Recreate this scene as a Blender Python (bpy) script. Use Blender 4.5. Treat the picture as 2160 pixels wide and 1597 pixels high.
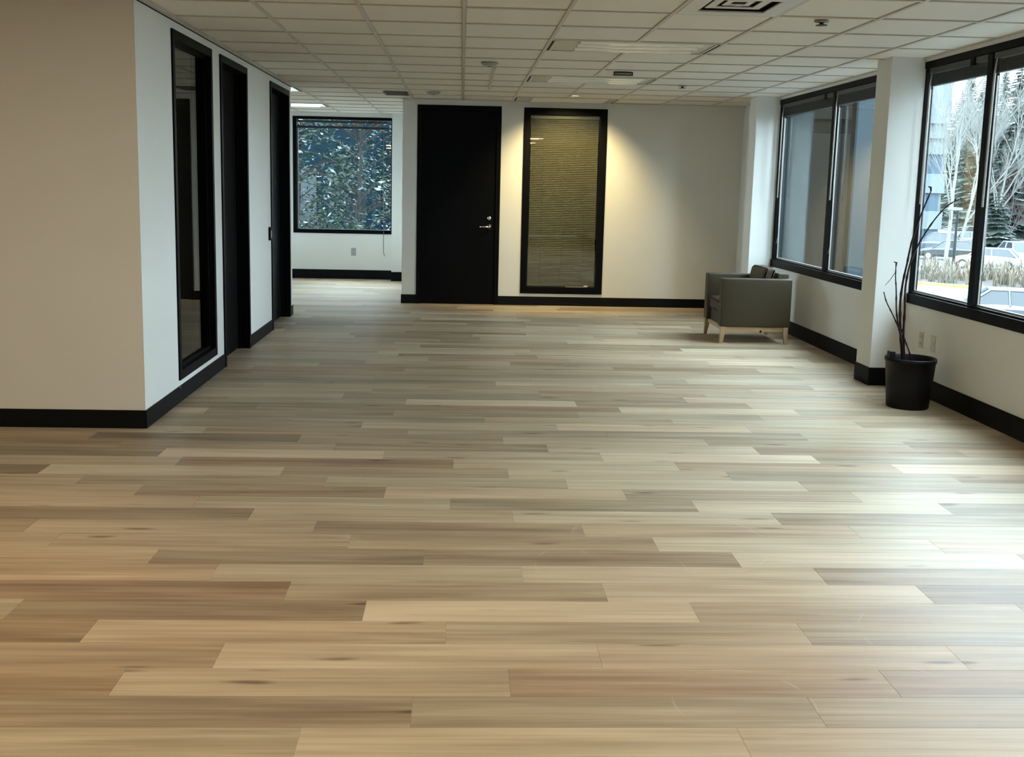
import bpy, bmesh, math, random
from mathutils import Vector, Matrix
for o in list(bpy.data.objects): bpy.data.objects.remove(o)
S = bpy.context.scene
COL = S.collection
R = random.Random(11)

# ------------------------------------------------------------------ camera
CR = ((0.9991162, -0.0363323, 0.021138), (0.0156111, -0.1461793, -0.9891349), (0.0390275, 0.9885907, -0.145483))
FPX, PCX, PCY, EYE = 2192.1, 1054.1, 710.5, 1.505
cd = bpy.data.cameras.new('camera'); cam = bpy.data.objects.new('camera', cd); COL.objects.link(cam)
cd.sensor_fit = 'HORIZONTAL'; cd.sensor_width = 36; cd.lens = 36 * FPX / 2160
cd.shift_x = (1080 - PCX) / 2160; cd.shift_y = (PCY - 798.5) / 2160; cd.clip_end = 600; cd.clip_start = .05
r, d, f = (Vector(v) for v in CR)
m = Matrix((r, -d, -f)).transposed().to_4x4(); m.translation = (0, 0, EYE); cam.matrix_world = m
S.camera = cam
def pix(x, y, z):
    v = Vector((x, y, z - EYE)); w = f.dot(v)
    return PCX + FPX * r.dot(v) / w, PCY + FPX * d.dot(v) / w

# ------------------------------------------------------------------ sky, exposure
w = bpy.data.worlds.new('sky'); S.world = w; w.use_nodes = True
bg = w.node_tree.nodes['Background']; bg.inputs[0].default_value = (.71, .87, 1.0, 1); bg.inputs[1].default_value = 8.0
S.view_settings.view_transform = 'Standard'; S.view_settings.look = 'None'
S.view_settings.gamma = 1; S.view_settings.use_curve_mapping = False
S.view_settings.exposure = 1.32
S.cycles.max_bounces = 7; S.cycles.diffuse_bounces = 4; S.cycles.glossy_bounces = 3; S.cycles.transparent_max_bounces = 12
S.cycles.use_adaptive_sampling = True; S.cycles.adaptive_threshold = .05
S.cycles.sample_clamp_indirect = 6.0; S.cycles.use_light_tree = False

# ------------------------------------------------------------------ materials
MATS = {}
def node(nt, t, **kw):
    n = nt.nodes.new(t)
    for k, v in kw.items():
        if k.startswith('i_'):
            key = k[2:]
            n.inputs[int(key) if key.isdigit() else key.replace('_', ' ')].default_value = v
        else: setattr(n, k, v)
    return n
def mat(name, col, rough=.5, metal=0., spec=.5, var=0., vscale=(3, 3, 3), bump=0., bscale=200., coat=0., emit=None):
    if name in MATS: return MATS[name]
    M = bpy.data.materials.new(name); M.use_nodes = True; nt = M.node_tree; L = nt.links
    b = nt.nodes['Principled BSDF']; b.inputs['Roughness'].default_value = rough; b.inputs['Metallic'].default_value = metal
    b.inputs['Specular IOR Level'].default_value = spec; b.inputs['Coat Weight'].default_value = coat
    tc = node(nt, 'ShaderNodeTexCoord')
    mp = node(nt, 'ShaderNodeMapping'); mp.inputs['Scale'].default_value = vscale
    L.new(tc.outputs['Object'], mp.inputs['Vector'])
    nz = node(nt, 'ShaderNodeTexNoise', i_Scale=1.0, i_Detail=2.0); L.new(mp.outputs[0], nz.inputs['Vector'])
    mx = node(nt, 'ShaderNodeMix', data_type='RGBA')
    a = [max(0, c * (1 - var)) for c in col]; c2 = [min(1, c * (1 + var)) for c in col]
    mx.inputs[6].default_value = (*a, 1); mx.inputs[7].default_value = (*c2, 1)
    L.new(nz.outputs['Fac'], mx.inputs[0]); L.new(mx.outputs[2], b.inputs['Base Color'])
    if bump:
        n2 = node(nt, 'ShaderNodeTexNoise', i_Scale=bscale, i_Detail=1.0); L.new(tc.outputs['Object'], n2.inputs['Vector'])
        bp = node(nt, 'ShaderNodeBump', i_Strength=bump, i_Distance=.002); L.new(n2.outputs['Fac'], bp.inputs['Height'])
        L.new(bp.outputs[0], b.inputs['Normal'])
    if emit:
        b.inputs['Emission Color'].default_value = (*emit[:3], 1); b.inputs['Emission Strength'].default_value = emit[3]
    MATS[name] = M; return M
def glass(name, tint=(.9, .95, .95), f0=.04):
    M = bpy.data.materials.new(name); M.use_nodes = True; nt = M.node_tree; L = nt.links
    nt.nodes.remove(nt.nodes['Principled BSDF']); out = nt.nodes['Material Output']
    g = node(nt, 'ShaderNodeNewGeometry')
    dt = node(nt, 'ShaderNodeVectorMath', operation='DOT_PRODUCT'); L.new(g.outputs['Normal'], dt.inputs[0]); L.new(g.outputs['Incoming'], dt.inputs[1])
    ab = node(nt, 'ShaderNodeMath', operation='ABSOLUTE'); L.new(dt.outputs['Value'], ab.inputs[0])
    s1 = node(nt, 'ShaderNodeMath', operation='SUBTRACT', i_0=1.0); L.new(ab.outputs[0], s1.inputs[1])
    pw = node(nt, 'ShaderNodeMath', operation='POWER', i_1=5.0); L.new(s1.outputs[0], pw.inputs[0])
    ml = node(nt, 'ShaderNodeMath', operation='MULTIPLY_ADD', i_1=1 - f0, i_2=f0); L.new(pw.outputs[0], ml.inputs[0])
    tr = node(nt, 'ShaderNodeBsdfTransparent'); tr.inputs[0].default_value = (*tint, 1)
    gl = node(nt, 'ShaderNodeBsdfAnisotropic'); gl.inputs['Roughness'].default_value = 0.01
    mx = node(nt, 'ShaderNodeMixShader'); L.new(ml.outputs[0], mx.inputs[0]); L.new(tr.outputs[0], mx.inputs[1]); L.new(gl.outputs[0], mx.inputs[2])
    L.new(mx.outputs[0], out.inputs[0]); MATS[name] = M; return M

def plank_material():
    M = bpy.data.materials.new('oak_plank'); M.use_nodes = True; nt = M.node_tree; L = nt.links
    b = nt.nodes['Principled BSDF']
    at = node(nt, 'ShaderNodeAttribute', attribute_name='tone'); sp = node(nt, 'ShaderNodeSeparateColor'); L.new(at.outputs['Color'], sp.inputs[0])
    g = node(nt, 'ShaderNodeNewGeometry')
    sc = node(nt, 'ShaderNodeMath', operation='MULTIPLY', i_1=83.0); L.new(sp.outputs['Green'], sc.inputs[0])
    cb = node(nt, 'ShaderNodeCombineXYZ'); L.new(sc.outputs[0], cb.inputs[0]); L.new(sc.outputs[0], cb.inputs[2])
    ad = node(nt, 'ShaderNodeVectorMath', operation='ADD'); L.new(g.outputs['Position'], ad.inputs[0]); L.new(cb.outputs[0], ad.inputs[1])
    def nz(scale, detail, dist, rough=.55):
        mp = node(nt, 'ShaderNodeMapping'); mp.inputs['Scale'].default_value = scale; L.new(ad.outputs[0], mp.inputs['Vector'])
        n = node(nt, 'ShaderNodeTexNoise', i_Scale=1.0, i_Detail=detail, i_Distortion=dist, i_Roughness=rough); L.new(mp.outputs[0], n.inputs['Vector']); return n
    n1 = nz((1.1, 34, 1), 3.0, .6); n2 = nz((.9, 9, 1), 2.0, 0.0); n3 = nz((3.5, 120, 1), 1.0, 0.0)
    def madd(src, k, prev):
        a = node(nt, 'ShaderNodeMath', operation='SUBTRACT', i_1=.5); L.new(src, a.inputs[0])
        c = node(nt, 'ShaderNodeMath', operation='MULTIPLY_ADD', i_1=k); L.new(a.outputs[0], c.inputs[0]); L.new(prev, c.inputs[2]); return c.outputs[0]
    tn = node(nt, 'ShaderNodeMath', operation='MULTIPLY_ADD', i_1=.88, i_2=.06); L.new(sp.outputs['Red'], tn.inputs[0])
    t = madd(n1.outputs['Fac'], .58, tn.outputs[0]); t = madd(n2.outputs['Fac'], .55, t); t = madd(n3.outputs['Fac'], .14, t)
    # knots: sparse elongated dark eyes
    mp = node(nt, 'ShaderNodeMapping'); mp.inputs['Scale'].default_value = (2.1, 11, 1); L.new(ad.outputs[0], mp.inputs['Vector'])
    dn = node(nt, 'ShaderNodeTexNoise', i_Scale=1.6, i_Detail=1.0); L.new(mp.outputs[0], dn.inputs['Vector'])
    dm = node(nt, 'ShaderNodeVectorMath', operation='SCALE'); dm.inputs['Scale'].default_value = .25; L.new(dn.outputs['Color'], dm.inputs[0])
    da = node(nt, 'ShaderNodeVectorMath', operation='ADD'); L.new(mp.outputs[0], da.inputs[0]); L.new(dm.outputs[0], da.inputs[1])
    vo = node(nt, 'ShaderNodeTexVoronoi', i_Scale=1.0); L.new(da.outputs[0], vo.inputs['Vector'])
    vs = node(nt, 'ShaderNodeSeparateColor'); L.new(vo.outputs['Color'], vs.inputs[0])
    gt = node(nt, 'ShaderNodeMath', operation='GREATER_THAN', i_1=.64); L.new(vs.outputs['Red'], gt.inputs[0])
    kr = node(nt, 'ShaderNodeMapRange', i_1=.02, i_2=.2, i_3=.42, i_4=0.0, interpolation_type='SMOOTHSTEP'); L.new(vo.outputs['Distance'], kr.inputs[0])
    km = node(nt, 'ShaderNodeMath', operation='MULTIPLY'); L.new(gt.outputs[0], km.inputs[0]); L.new(kr.outputs[0], km.inputs[1])
    ks = node(nt, 'ShaderNodeMath', operation='SUBTRACT'); L.new(t, ks.inputs[0]); L.new(km.outputs[0], ks.inputs[1])
    rp = node(nt, 'ShaderNodeValToRGB'); cr = rp.color_ramp
    cr.elements[0].position = 0; cr.elements[0].color = (.115, .067, .031, 1); cr.elements[1].position = 1; cr.elements[1].color = (.70, .57, .38, 1)
    for p, c in ((.28, (.245, .163, .089)), (.5, (.392, .286, .168)), (.72, (.54, .420, .266))):
        e = cr.elements.new(p); e.color = (*c, 1)
    L.new(ks.outputs[0], rp.inputs[0])
    # pinkish / greyish drift from plank to plank
    hs = node(nt, 'ShaderNodeHueSaturation'); L.new(rp.outputs[0], hs.inputs['Color'])
    hm = node(nt, 'ShaderNodeMapRange', i_3=.490, i_4=.508); L.new(sp.outputs['Blue'], hm.inputs[0]); L.new(hm.outputs[0], hs.inputs['Hue'])
    sm = node(nt, 'ShaderNodeMapRange', i_3=1.0, i_4=.82); L.new(sp.outputs['Blue'], sm.inputs[0]); L.new(sm.outputs[0], hs.inputs['Saturation'])
    # chalky scuffs left by the fitters: a ring, a loop, a smudge
    sx = node(nt, 'ShaderNodeSeparateXYZ'); L.new(g.outputs['Position'], sx.inputs[0])
    wob = node(nt, 'ShaderNodeTexNoise', i_Scale=9.0, i_Detail=1.0); L.new(g.outputs['Position'], wob.inputs['Vector'])
    tot = None
    for cx, cy, rad, wd, amt in ((.86, 2.86, .21, .006, .28), (.92, 4.28, .42, .008, .2), (.62, 3.96, .3, .007, .18), (-.44, 4.25, .0, .10, .34), (1.75, 3.3, .35, .006, .16)):
        cc = node(nt, 'ShaderNodeVectorMath', operation='DISTANCE'); L.new(g.outputs['Position'], cc.inputs[0]); cc.inputs[1].default_value = (cx, cy, 0)
        s = node(nt, 'ShaderNodeMath', operation='SUBTRACT', i_1=rad); L.new(cc.outputs['Value'], s.inputs[0])
        a = node(nt, 'ShaderNodeMath', operation='ABSOLUTE'); L.new(s.outputs[0], a.inputs[0])
        k = node(nt, 'ShaderNodeMapRange', i_1=0.0, i_2=wd, i_3=amt, i_4=0.0); L.new(a.outputs[0], k.inputs[0])
        if tot is None: tot = k.outputs[0]
        else:
            q = node(nt, 'ShaderNodeMath', operation='MAXIMUM'); L.new(tot, q.inputs[0]); L.new(k.outputs[0], q.inputs[1]); tot = q.outputs[0]
    wr = node(nt, 'ShaderNodeMapRange', i_1=.47, i_2=.62); L.new(wob.outputs['Fac'], wr.inputs[0])
    fm = node(nt, 'ShaderNodeMath', operation='MULTIPLY'); L.new(tot, fm.inputs[0]); L.new(wr.outputs[0], fm.inputs[1])
    mx = node(nt, 'ShaderNodeMix', data_type='RGBA'); L.new(fm.outputs[0], mx.inputs[0]); L.new(hs.outputs[0], mx.inputs[6]); mx.inputs[7].default_value = (.66, .60, .50, 1)
    L.new(mx.outputs[2], b.inputs['Base Color'])
    rr = node(nt, 'ShaderNodeMapRange', i_3=.43, i_4=.56); L.new(n2.outputs['Fac'], rr.inputs[0]); L.new(rr.outputs[0], b.inputs['Roughness'])
    b.inputs['Specular IOR Level'].default_value = .5
    MATS['oak_plank'] = M; return M

PAINT = mat('white_wall_paint', (.74, .73, .685), .62, var=.015)
BLACK = mat('black_painted_metal', (.0022, .0025, .003), .5, spec=.09, var=.1)
BLACKDOOR = mat('black_painted_door', (.002, .0024, .0032), .55, spec=.08, var=.1)
BASE = mat('black_rubber_base', (.005, .0056, .006), .55, spec=.12, var=.1)
TILE = mat('ceiling_tile_mineral', (.76, .70, .595), .85, var=.02, bump=.35, bscale=420)
TBAR = mat('ceiling_grid_metal', (.56, .51, .43), .5, var=.02)
DARK = mat('dark_void', (.006, .006, .006), .9)
SUB = mat('screed', (.10, .08, .06), .9)
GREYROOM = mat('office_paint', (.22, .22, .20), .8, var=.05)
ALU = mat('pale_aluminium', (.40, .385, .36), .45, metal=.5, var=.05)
CHROME = mat('satin_chrome', (.70, .70, .68), .25, metal=1.0)
PLASTIC = mat('white_plastic', (.74, .74, .72), .4)
IVORY = mat('ivory_plastic', (.60, .56, .44), .42)
LENS = mat('prismatic_lens', (.66, .63, .55), .22, var=.06, vscale=(9, 9, 9), bump=.5, bscale=60)
LENSGLEAM = mat('prismatic_lens_strip', (.86, .84, .76), .15, var=.04, vscale=(9, 9, 9), bump=.3, bscale=60)  # paler copy of the lens: reflected highlights put into the colour
GLASS = glass('window_glass', (.93, .97, .97), .045)
GLASSIN = glass('interior_glass', (.82, .84, .82), .07)
PLANK = plank_material()

# ------------------------------------------------------------------ mesh helpers
class MB:
    def __init__(s): s.v = []; s.f = []
    def box(s, x0, x1, y0, y1, z0, z1):
        n = len(s.v)
        s.v += [(x0, y0, z0), (x1, y0, z0), (x1, y1, z0), (x0, y1, z0), (x0, y0, z1), (x1, y0, z1), (x1, y1, z1), (x0, y1, z1)]
        s.f += [tuple(n + i for i in q) for q in ((0, 3, 2, 1), (4, 5, 6, 7), (0, 1, 5, 4), (1, 2, 6, 5), (2, 3, 7, 6), (3, 0, 4, 7))]
        return s
    def poly(s, pts):
        n = len(s.v); s.v += [tuple(p) for p in pts]; s.f.append(tuple(range(n, n + len(pts)))); return s
    def tube(s, pts, rad, n=8, cap=True):
        pts = [Vector(p) for p in pts]
        if not hasattr(rad, '__len__'): rad = [rad] * len(pts)
        base = len(s.v); up = Vector((.13, .21, .97))
        for i, p in enumerate(pts):
            t = (pts[min(i + 1, len(pts) - 1)] - pts[max(i - 1, 0)]).normalized()
            a = t.cross(up)
            if a.length < .05: a = t.cross(Vector((1, 0, 0)))
            a.normalize(); b = t.cross(a)
            for k in range(n):
                q = 2 * math.pi * k / n
                s.v.append(tuple(p + (a * math.cos(q) + b * math.sin(q)) * rad[i]))
        for i in range(len(pts) - 1):
            for k in range(n):
                k2 = (k + 1) % n
                s.f.append((base + i * n + k, base + i * n + k2, base + (i + 1) * n + k2, base + (i + 1) * n + k))
        if cap:
            s.f.append(tuple(base + k for k in range(n))[::-1]); e = base + (len(pts) - 1) * n; s.f.append(tuple(e + k for k in range(n)))
        return s
    def lathe(s, prof, c=(0, 0, 0), n=32, axis='z'):
        base = len(s.v)
        for (rr, h) in prof:
            for k in range(n):
                q = 2 * math.pi * k / n; u, v = rr * math.cos(q), rr * math.sin(q)
                p = {'z': (u, v, h), 'x': (h, u, v), 'y': (u, h, v)}[axis]
                s.v.append((c[0] + p[0], c[1] + p[1], c[2] + p[2]))
        for i in range(len(prof) - 1):
            for k in range(n):
                k2 = (k + 1) % n
                s.f.append((base + i * n + k, base + i * n + k2, base + (i + 1) * n + k2, base + (i + 1) * n + k))
        s.f.append(tuple(base + k for k in range(n))[::-1]); e = base + (len(prof) - 1) * n; s.f.append(tuple(e + k for k in range(n)))
        return s
    def build(s, name, m, parent=None, bevel=0., smooth=False, seg=2, fix=True):
        me = bpy.data.meshes.new(name); me.from_pydata(s.v, [], s.f)
        if fix:
            bm = bmesh.new(); bm.from_mesh(me); bmesh.ops.recalc_face_normals(bm, faces=bm.faces)
            if bevel: bmesh.ops.bevel(bm, geom=bm.edges[:], offset=bevel, segments=seg, profile=.5, affect='EDGES', clamp_overlap=True)
            bm.to_mesh(me); bm.free()
        me.update()
        o = bpy.data.objects.new(name, me); COL.objects.link(o)
        if m: me.materials.append(m)
        if smooth: me.polygons.foreach_set('use_smooth', [True] * len(me.polygons))
        if parent: o.parent = parent; o.matrix_parent_inverse = parent.matrix_world.inverted()
        return o
def tag(o, label=None, cat=None, group=None, kind=None):
    if label: o['label'] = label
    if cat: o['category'] = cat
    if group: o['group'] = group
    if kind: o['kind'] = kind
    return o
def empty(name, loc, rz=0.):
    o = bpy.data.objects.new(name, None); COL.objects.link(o); o.location = loc; o.rotation_euler = (0, 0, rz)
    o.empty_display_size = .1; o.matrix_world = Matrix.Translation(loc) @ Matrix.Rotation(rz, 4, 'Z'); return o
def boxes(name, m, lst, parent=None, bevel=0.):
    b = MB()
    for q in lst: b.box(*q)
    return b.build(name, m, parent, bevel)
def struct(name, m, lst, parent=None, bevel=0., label=None):
    o = boxes(name, m, lst, parent, bevel); o['kind'] = 'structure'
    if label: o['label'] = label
    return o
def copy_tree(o, parent=None):
    c = o.copy(); COL.objects.link(c); c.parent = parent
    for ch in list(o.children):
        if ch.name != c.name: copy_tree(ch, c)
    return c

# ------------------------------------------------------------------ dimensions
CE = 2.51                      # ceiling
XL, XR = -1.88, 3.48           # partition on the left, wall under the windows on the right
YF, YB = 13.0, 16.15           # far wall, window wall of the room beyond
G = .61                        # ceiling module
GY0 = 6.24
GZ0 = -3.5                     # ground outside, one storey down

# ------------------------------------------------------------------ floor
floor = struct('floor', SUB, [(-7.1, 3.74, -5.1, 16.4, -.2, -.006)], label='pale oak plank floor running across the empty office')
PT = {-2:([-4.08,-2.86,-1.64,-0.42,0.8,2.02,3.24,4.46],[0.39,0.31,0.45,0.7,0.66,0.52,0.42]),-1:([-3.78,-2.56,-1.34,-0.12,1.06,2.28,3.5],[0.39,0.6,0.32,0.48,0.5,0.37]),0:([-3.45,-2.23,-1.01,0.17,1.35,2.57,3.79],[0.72,0.36,0.55,0.45,0.45,0.41]),1:([-3.19,-1.97,-0.75,0.47,1.65,2.87,4.09],[0.43,0.4,0.68,0.66,0.55,0.56]),2:([-3.66,-2.44,-1.22,-0.03,1.2,2.42,3.63],[0.62,0.3,0.62,0.6,0.48,0.32]),3:([-3.98,-2.76,-1.54,-0.32,0.86,2.08,3.3,4.52],[0.5,0.49,0.34,0.88,0.5,0.35,0.31]),4:([-3.06,-1.84,-0.62,0.56,1.78,3.0,4.22],[0.53,0.33,0.52,0.72,0.26,0.54]),5:([-3.37,-2.15,-0.93,0.26,1.44,2.66,3.88],[0.35,0.55,0.62,0.64,0.4,0.46]),6:([-3.65,-2.43,-1.21,-0.13,1.15,2.37,3.59],[0.63,0.55,0.34,0.36,0.74,0.38]),7:([-4.11,-2.89,-1.67,-0.45,0.85,2.07,3.29,4.51],[0.7,0.58,0.52,0.44,0.68,0.62,0.42]),8:([-3.06,-1.84,-0.62,0.56,1.78,3.0,4.22],[0.49,0.55,0.38,0.56,0.5,0.59]),9:([-3.37,-2.15,-0.93,0.26,1.48,2.7,3.92],[0.45,0.3,0.56,0.64,0.38,0.63]),10:([-3.66,-2.44,-1.22,-0.03,1.14,2.36,3.58],[0.32,0.64,0.54,0.4,0.66,0.36]),11:([-3.98,-2.76,-1.54,-0.35,0.83,1.99,3.21,4.43],[0.34,0.54,0.38,0.66,0.48,0.72,0.45]),12:([-3.1,-1.88,-0.66,0.56,1.78,3.0,4.22],[0.5,0.44,0.52,0.74,0.43,0.32]),13:([-3.35,-2.13,-0.91,0.27,1.44,2.66,3.88],[0.26,0.68,0.42,0.68,0.4,0.43]),14:([-3.92,-2.71,-1.49,-0.02,1.2,2.42,3.64],[0.4,0.5,0.34,0.68,0.51,0.77]),15:([-4.07,-2.85,-1.63,-0.41,0.81,2.03,3.25,4.47],[0.57,0.28,0.74,0.55,0.88,0.44,0.5]),16:([-3.14,-1.92,-0.7,0.52,1.74,2.96,4.18],[0.41,0.41,0.36,0.66,0.38,0.45]),17:([-3.35,-2.13,-0.93,0.27,1.49,2.71,3.93],[0.52,0.28,0.42,0.58,0.46,0.35]),22:([-3.78,-2.56,-1.34,-0.12,1.1,2.32,3.54],[0.5,0.26,0.44,0.44,0.8,0.46]),23:([-4.02,-2.8,-1.58,-0.36,0.82,2.04,3.26,4.48],[0.46,0.46,0.46,0.84,0.42,0.65,0.59])}
P0, PW, PL = 2.893, .1778, 1.22
def plank_mesh(b, x0, x1, y0, y1, tone, cols):
    g, c, z0 = .0002, .0006, -.007
    x0 += g; x1 -= g; y0 += g; y1 -= g
    n = len(b.v)
    b.v += [(x0, y0, z0), (x1, y0, z0), (x1, y1, z0), (x0, y1, z0), (x0, y0, -c), (x1, y0, -c), (x1, y1, -c), (x0, y1, -c),
            (x0 + c, y0 + c, 0), (x1 - c, y0 + c, 0), (x1 - c, y1 - c, 0), (x0 + c, y1 - c, 0)]
    b.f += [tuple(n + i for i in q) for q in ((8, 9, 10, 11), (0, 1, 5, 4), (1, 2, 6, 5), (2, 3, 7, 6), (3, 0, 4, 7), (4, 5, 9, 8), (5, 6, 10, 9), (6, 7, 11, 10), (7, 4, 8, 11))]
    cols += [tone] * 12
def finish_planks(b, cols, name):
    o = b.build(name, PLANK, floor, fix=False)
    a = o.data.attributes.new('tone', 'FLOAT_COLOR', 'POINT')
    a.data.foreach_set('color', [c for t in cols for c in (*t, 1.0)])
    return o
rp = random.Random(3); parts = []; rest = MB(); rcols = []
for k in range(-44, 76):
    y0 = P0 + k * PW; y1 = min(y0 + PW, 16.2)
    if k in PT: xs, ts = list(PT[k][0]), list(PT[k][1])
    else:
        s0 = -7.0 + rp.uniform(-PL, 0); xs = [s0 + i * PL for i in range(11)]; ts = [min(.85, max(.36, rp.gauss(.52, .11))) for _ in range(10)]
    while xs[0] > -7.0: xs.insert(0, xs[0] - PL); ts.insert(0, min(.85, max(.36, rp.gauss(.52, .11))))
    for i in range(len(ts)):
        a, b_ = max(xs[i], -7.0), min(xs[i + 1], 3.6)
        if b_ - a < .03: continue
        t = (ts[i], rp.random(), rp.random())
        q0 = pix(a, (y0 + y1) / 2, 0) if y0 > 1 else (0, 9999); q1 = pix(b_, (y0 + y1) / 2, 0) if y0 > 1 else (0, 9999)
        vis = y0 > 2.2 and q1[0] > 0 and q0[0] < 2160 and q1[1] < 1640 and not (y1 > 6.2 and b_ < -1.9) and not (y1 > 13 and a > -.7)
        if vis and len(parts) < 292: parts.append((a, b_, y0, y1, t))
        else: plank_mesh(rest, a, b_, y0, y1, t, rcols)
for a, b_, y0, y1, t in parts:
    pb = MB(); pc = []; plank_mesh(pb, a, b_, y0, y1, t, pc); finish_planks(pb, pc, 'plank')
tag(finish_planks(rest, rcols, 'far_planks'), kind='stuff')

# ------------------------------------------------------------------ ceiling
ceiling = struct('ceiling', DARK, [(-7.1, 3.74, -5.1, 16.4, CE + .03, CE + .2)], label='suspended ceiling of square beige tiles in a metal grid')
lights = [(.61, 7.46, 0), (.61, 9.90, 0), (.61, 12.34, 0), (-3.05, 11.73, 1), (-3.05, 14.17, 1)]
lit = [(.61, 2.58), (.61, .14), (-3.05, 2.58), (-3.05, .14)]  # unseen troffers added as warm fill
def in_light(x, y):
    for lx, ly, _ in lights:
        if lx - .01 < x < lx + 1.23 and ly - .01 < y < ly + .62: return True
    for lx, ly in lit:
        if lx - .01 < x < lx + 1.23 and ly - .01 < y < ly + .62: return True
    return 1.22 < x < 1.83 and 5.63 < y < 6.24
tb = MB().box(.013, G - .013, .013, G - .013, 0, .018); tile0 = None; far_tiles = MB()
xs = [k * G for k in range(-12, 7)]; ys = [GY0 + k * G for k in range(-19, 18)]
for x in xs:
    for y in ys:
        x1, y1 = min(x + G, 3.6), min(y + G, 16.3)
        if x < -7.1 or x1 - x < .06 or y1 - y < .06 or in_light(x + .1, y + .1): continue
        full = x1 - x > G - .01 and y1 - y > G - .01
        seen = y > 5.0 and -2.5 < x and not (x < -1.9 and y < 11.5) and not (y > 12.9 and x > -.7)
        if not seen:
            far_tiles.box(x + .013, x1 - .013, y + .013, y1 - .013, CE + .004, CE + .02); continue
        if full and tile0:
            o = tile0.copy(); COL.objects.link(o); o.location = (x, y, CE + .004 + R.uniform(0, .003))
        elif full:
            tile0 = o = tb.build('ceiling_tile', TILE, ceiling, .002, seg=1); o.location = (x, y, CE + .004)
        else:
            MB().box(x + .013, x1 - .013, y + .013, y1 - .013, CE + .004, CE + .02).build('ceiling_tile', TILE, ceiling, .002, seg=1)
tag(far_tiles.build('hidden_tiles', TILE, ceiling), kind='stuff')
for x in xs:
    MB().box(x - .012, x + .012, -5, 16.3, CE - .002, CE + .028).build('ceiling_grid_bar', TBAR, ceiling)
for y in ys:
    MB().box(-7, 3.6, y - .012, y + .012, CE - .0015, CE + .027).build('ceiling_grid_bar', TBAR, ceiling)

# ------------------------------------------------------------------ walls
H = CE + .04
SL = (6.95, 8.03, .15, 2.45); D1 = (8.30, 9.32); D2 = (10.42, 11.55); DT = 2.45; YE = 11.70; XT = -2.02
wl = [(XT, XL, 6.2, SL[0], 0, H), (XT, XL, SL[0], SL[1], 0, SL[2]), (XT, XL, SL[0], SL[1], SL[3], H), (XT, XL, SL[1], D1[0], 0, H), (XT, XL, *D1, DT, H),
      (XT, XL, D1[1], D2[0], 0, H), (XT, XL, *D2, DT, H), (XT, XL, D2[1], YE, 0, H)]
struct('wall_left', PAINT, wl, label='white partition wall with two recessed black doors')
struct('wall_left_front', PAINT, [(-7.1, XT, 6.2, 6.34, 0, H)], label='white wall face turned to the viewer at the left edge')
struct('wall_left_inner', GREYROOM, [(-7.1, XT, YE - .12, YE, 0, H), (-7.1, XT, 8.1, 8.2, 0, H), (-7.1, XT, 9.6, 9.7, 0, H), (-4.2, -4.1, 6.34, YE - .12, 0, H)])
FD = (-.55, .48); FG = (.755, 1.785, .15, 2.44)
struct('wall_far', PAINT, [(-.73, FD[0], YF, YF + .13, 0, H), (*FD, YF, YF + .13, 2.445, H), (FD[1], FG[0], YF, YF + .13, 0, H), (FG[0], FG[1], YF, YF + .13, 0, FG[2]),
       (FG[0], FG[1], YF, YF + .13, FG[3], H), (FG[1], 3.72, YF, YF + .13, 0, H), (-.73, -.60, YF + .13, YB, 0, H)], label='white far wall with black door and tall glazed panel')
BW = (-2.57, -1.05, .70, 2.46)
struct('wall_back', PAINT, [(-7.1, BW[0], YB, YB + .22, 0, H), (BW[0], BW[1], YB, YB + .22, 0, BW[2]), (BW[0], BW[1], YB, YB + .22, BW[3], H), (BW[1], 3.72, YB, YB + .22, 0, H),
       (BW[1], -.73, YB - .26, YB, 0, H)], label='white window wall of the room beyond the opening')
struct('wall_back_left', PAINT, [(-4.7, -4.5, YE, YB, 0, .70), (-4.7, -4.5, YE, YB, 2.46, H), (-4.7, -4.5, YE, 12.0, .70, 2.46), (-4.7, -4.5, 15.95, YB, .70, 2.46)], label='window wall on the left of the room beyond')
struct('wall_outer_left', PAINT, [(-7.3, -7.1, -5.2, YE, 0, H)])
struct('wall_rear', PAINT, [(-7.3, 3.74, -5.3, -5.1, 0, H)])
cols = [11.52, 7.92, 4.02]
SB, ST = .66, 2.48
wr = [(XR, 3.72, -5.2, 2.36, 0, H), (XR, 3.60, 2.36, 11.80, 0, SB), (XR, 3.60, 2.36, 11.80, ST, H), (XR, 3.72, 11.80, 16.4, 0, SB), (XR, 3.72, 11.80, 16.4, ST, H), (XR, 3.72, 11.80, 16.4, SB, ST)]
struct('wall_right', PAINT, wr, label='white wall below the strip of windows on the right')
for i, y in enumerate(cols):
    struct('column', PAINT, [(3.22, 3.545, y, y + .28, 0, H)], bevel=.004, label=['white square column in the far right corner behind the armchair', 'white square column beside the potted plant', 'white square column beside the viewer'][i])

boxes('outer_cladding', mat('blue_grey_cladding', (.020, .028, .030), .7, spec=.08, var=.06), [(3.545, 3.86, 11.52, 11.80, GZ0, 3.4)], bpy.data.objects['column'])

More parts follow.
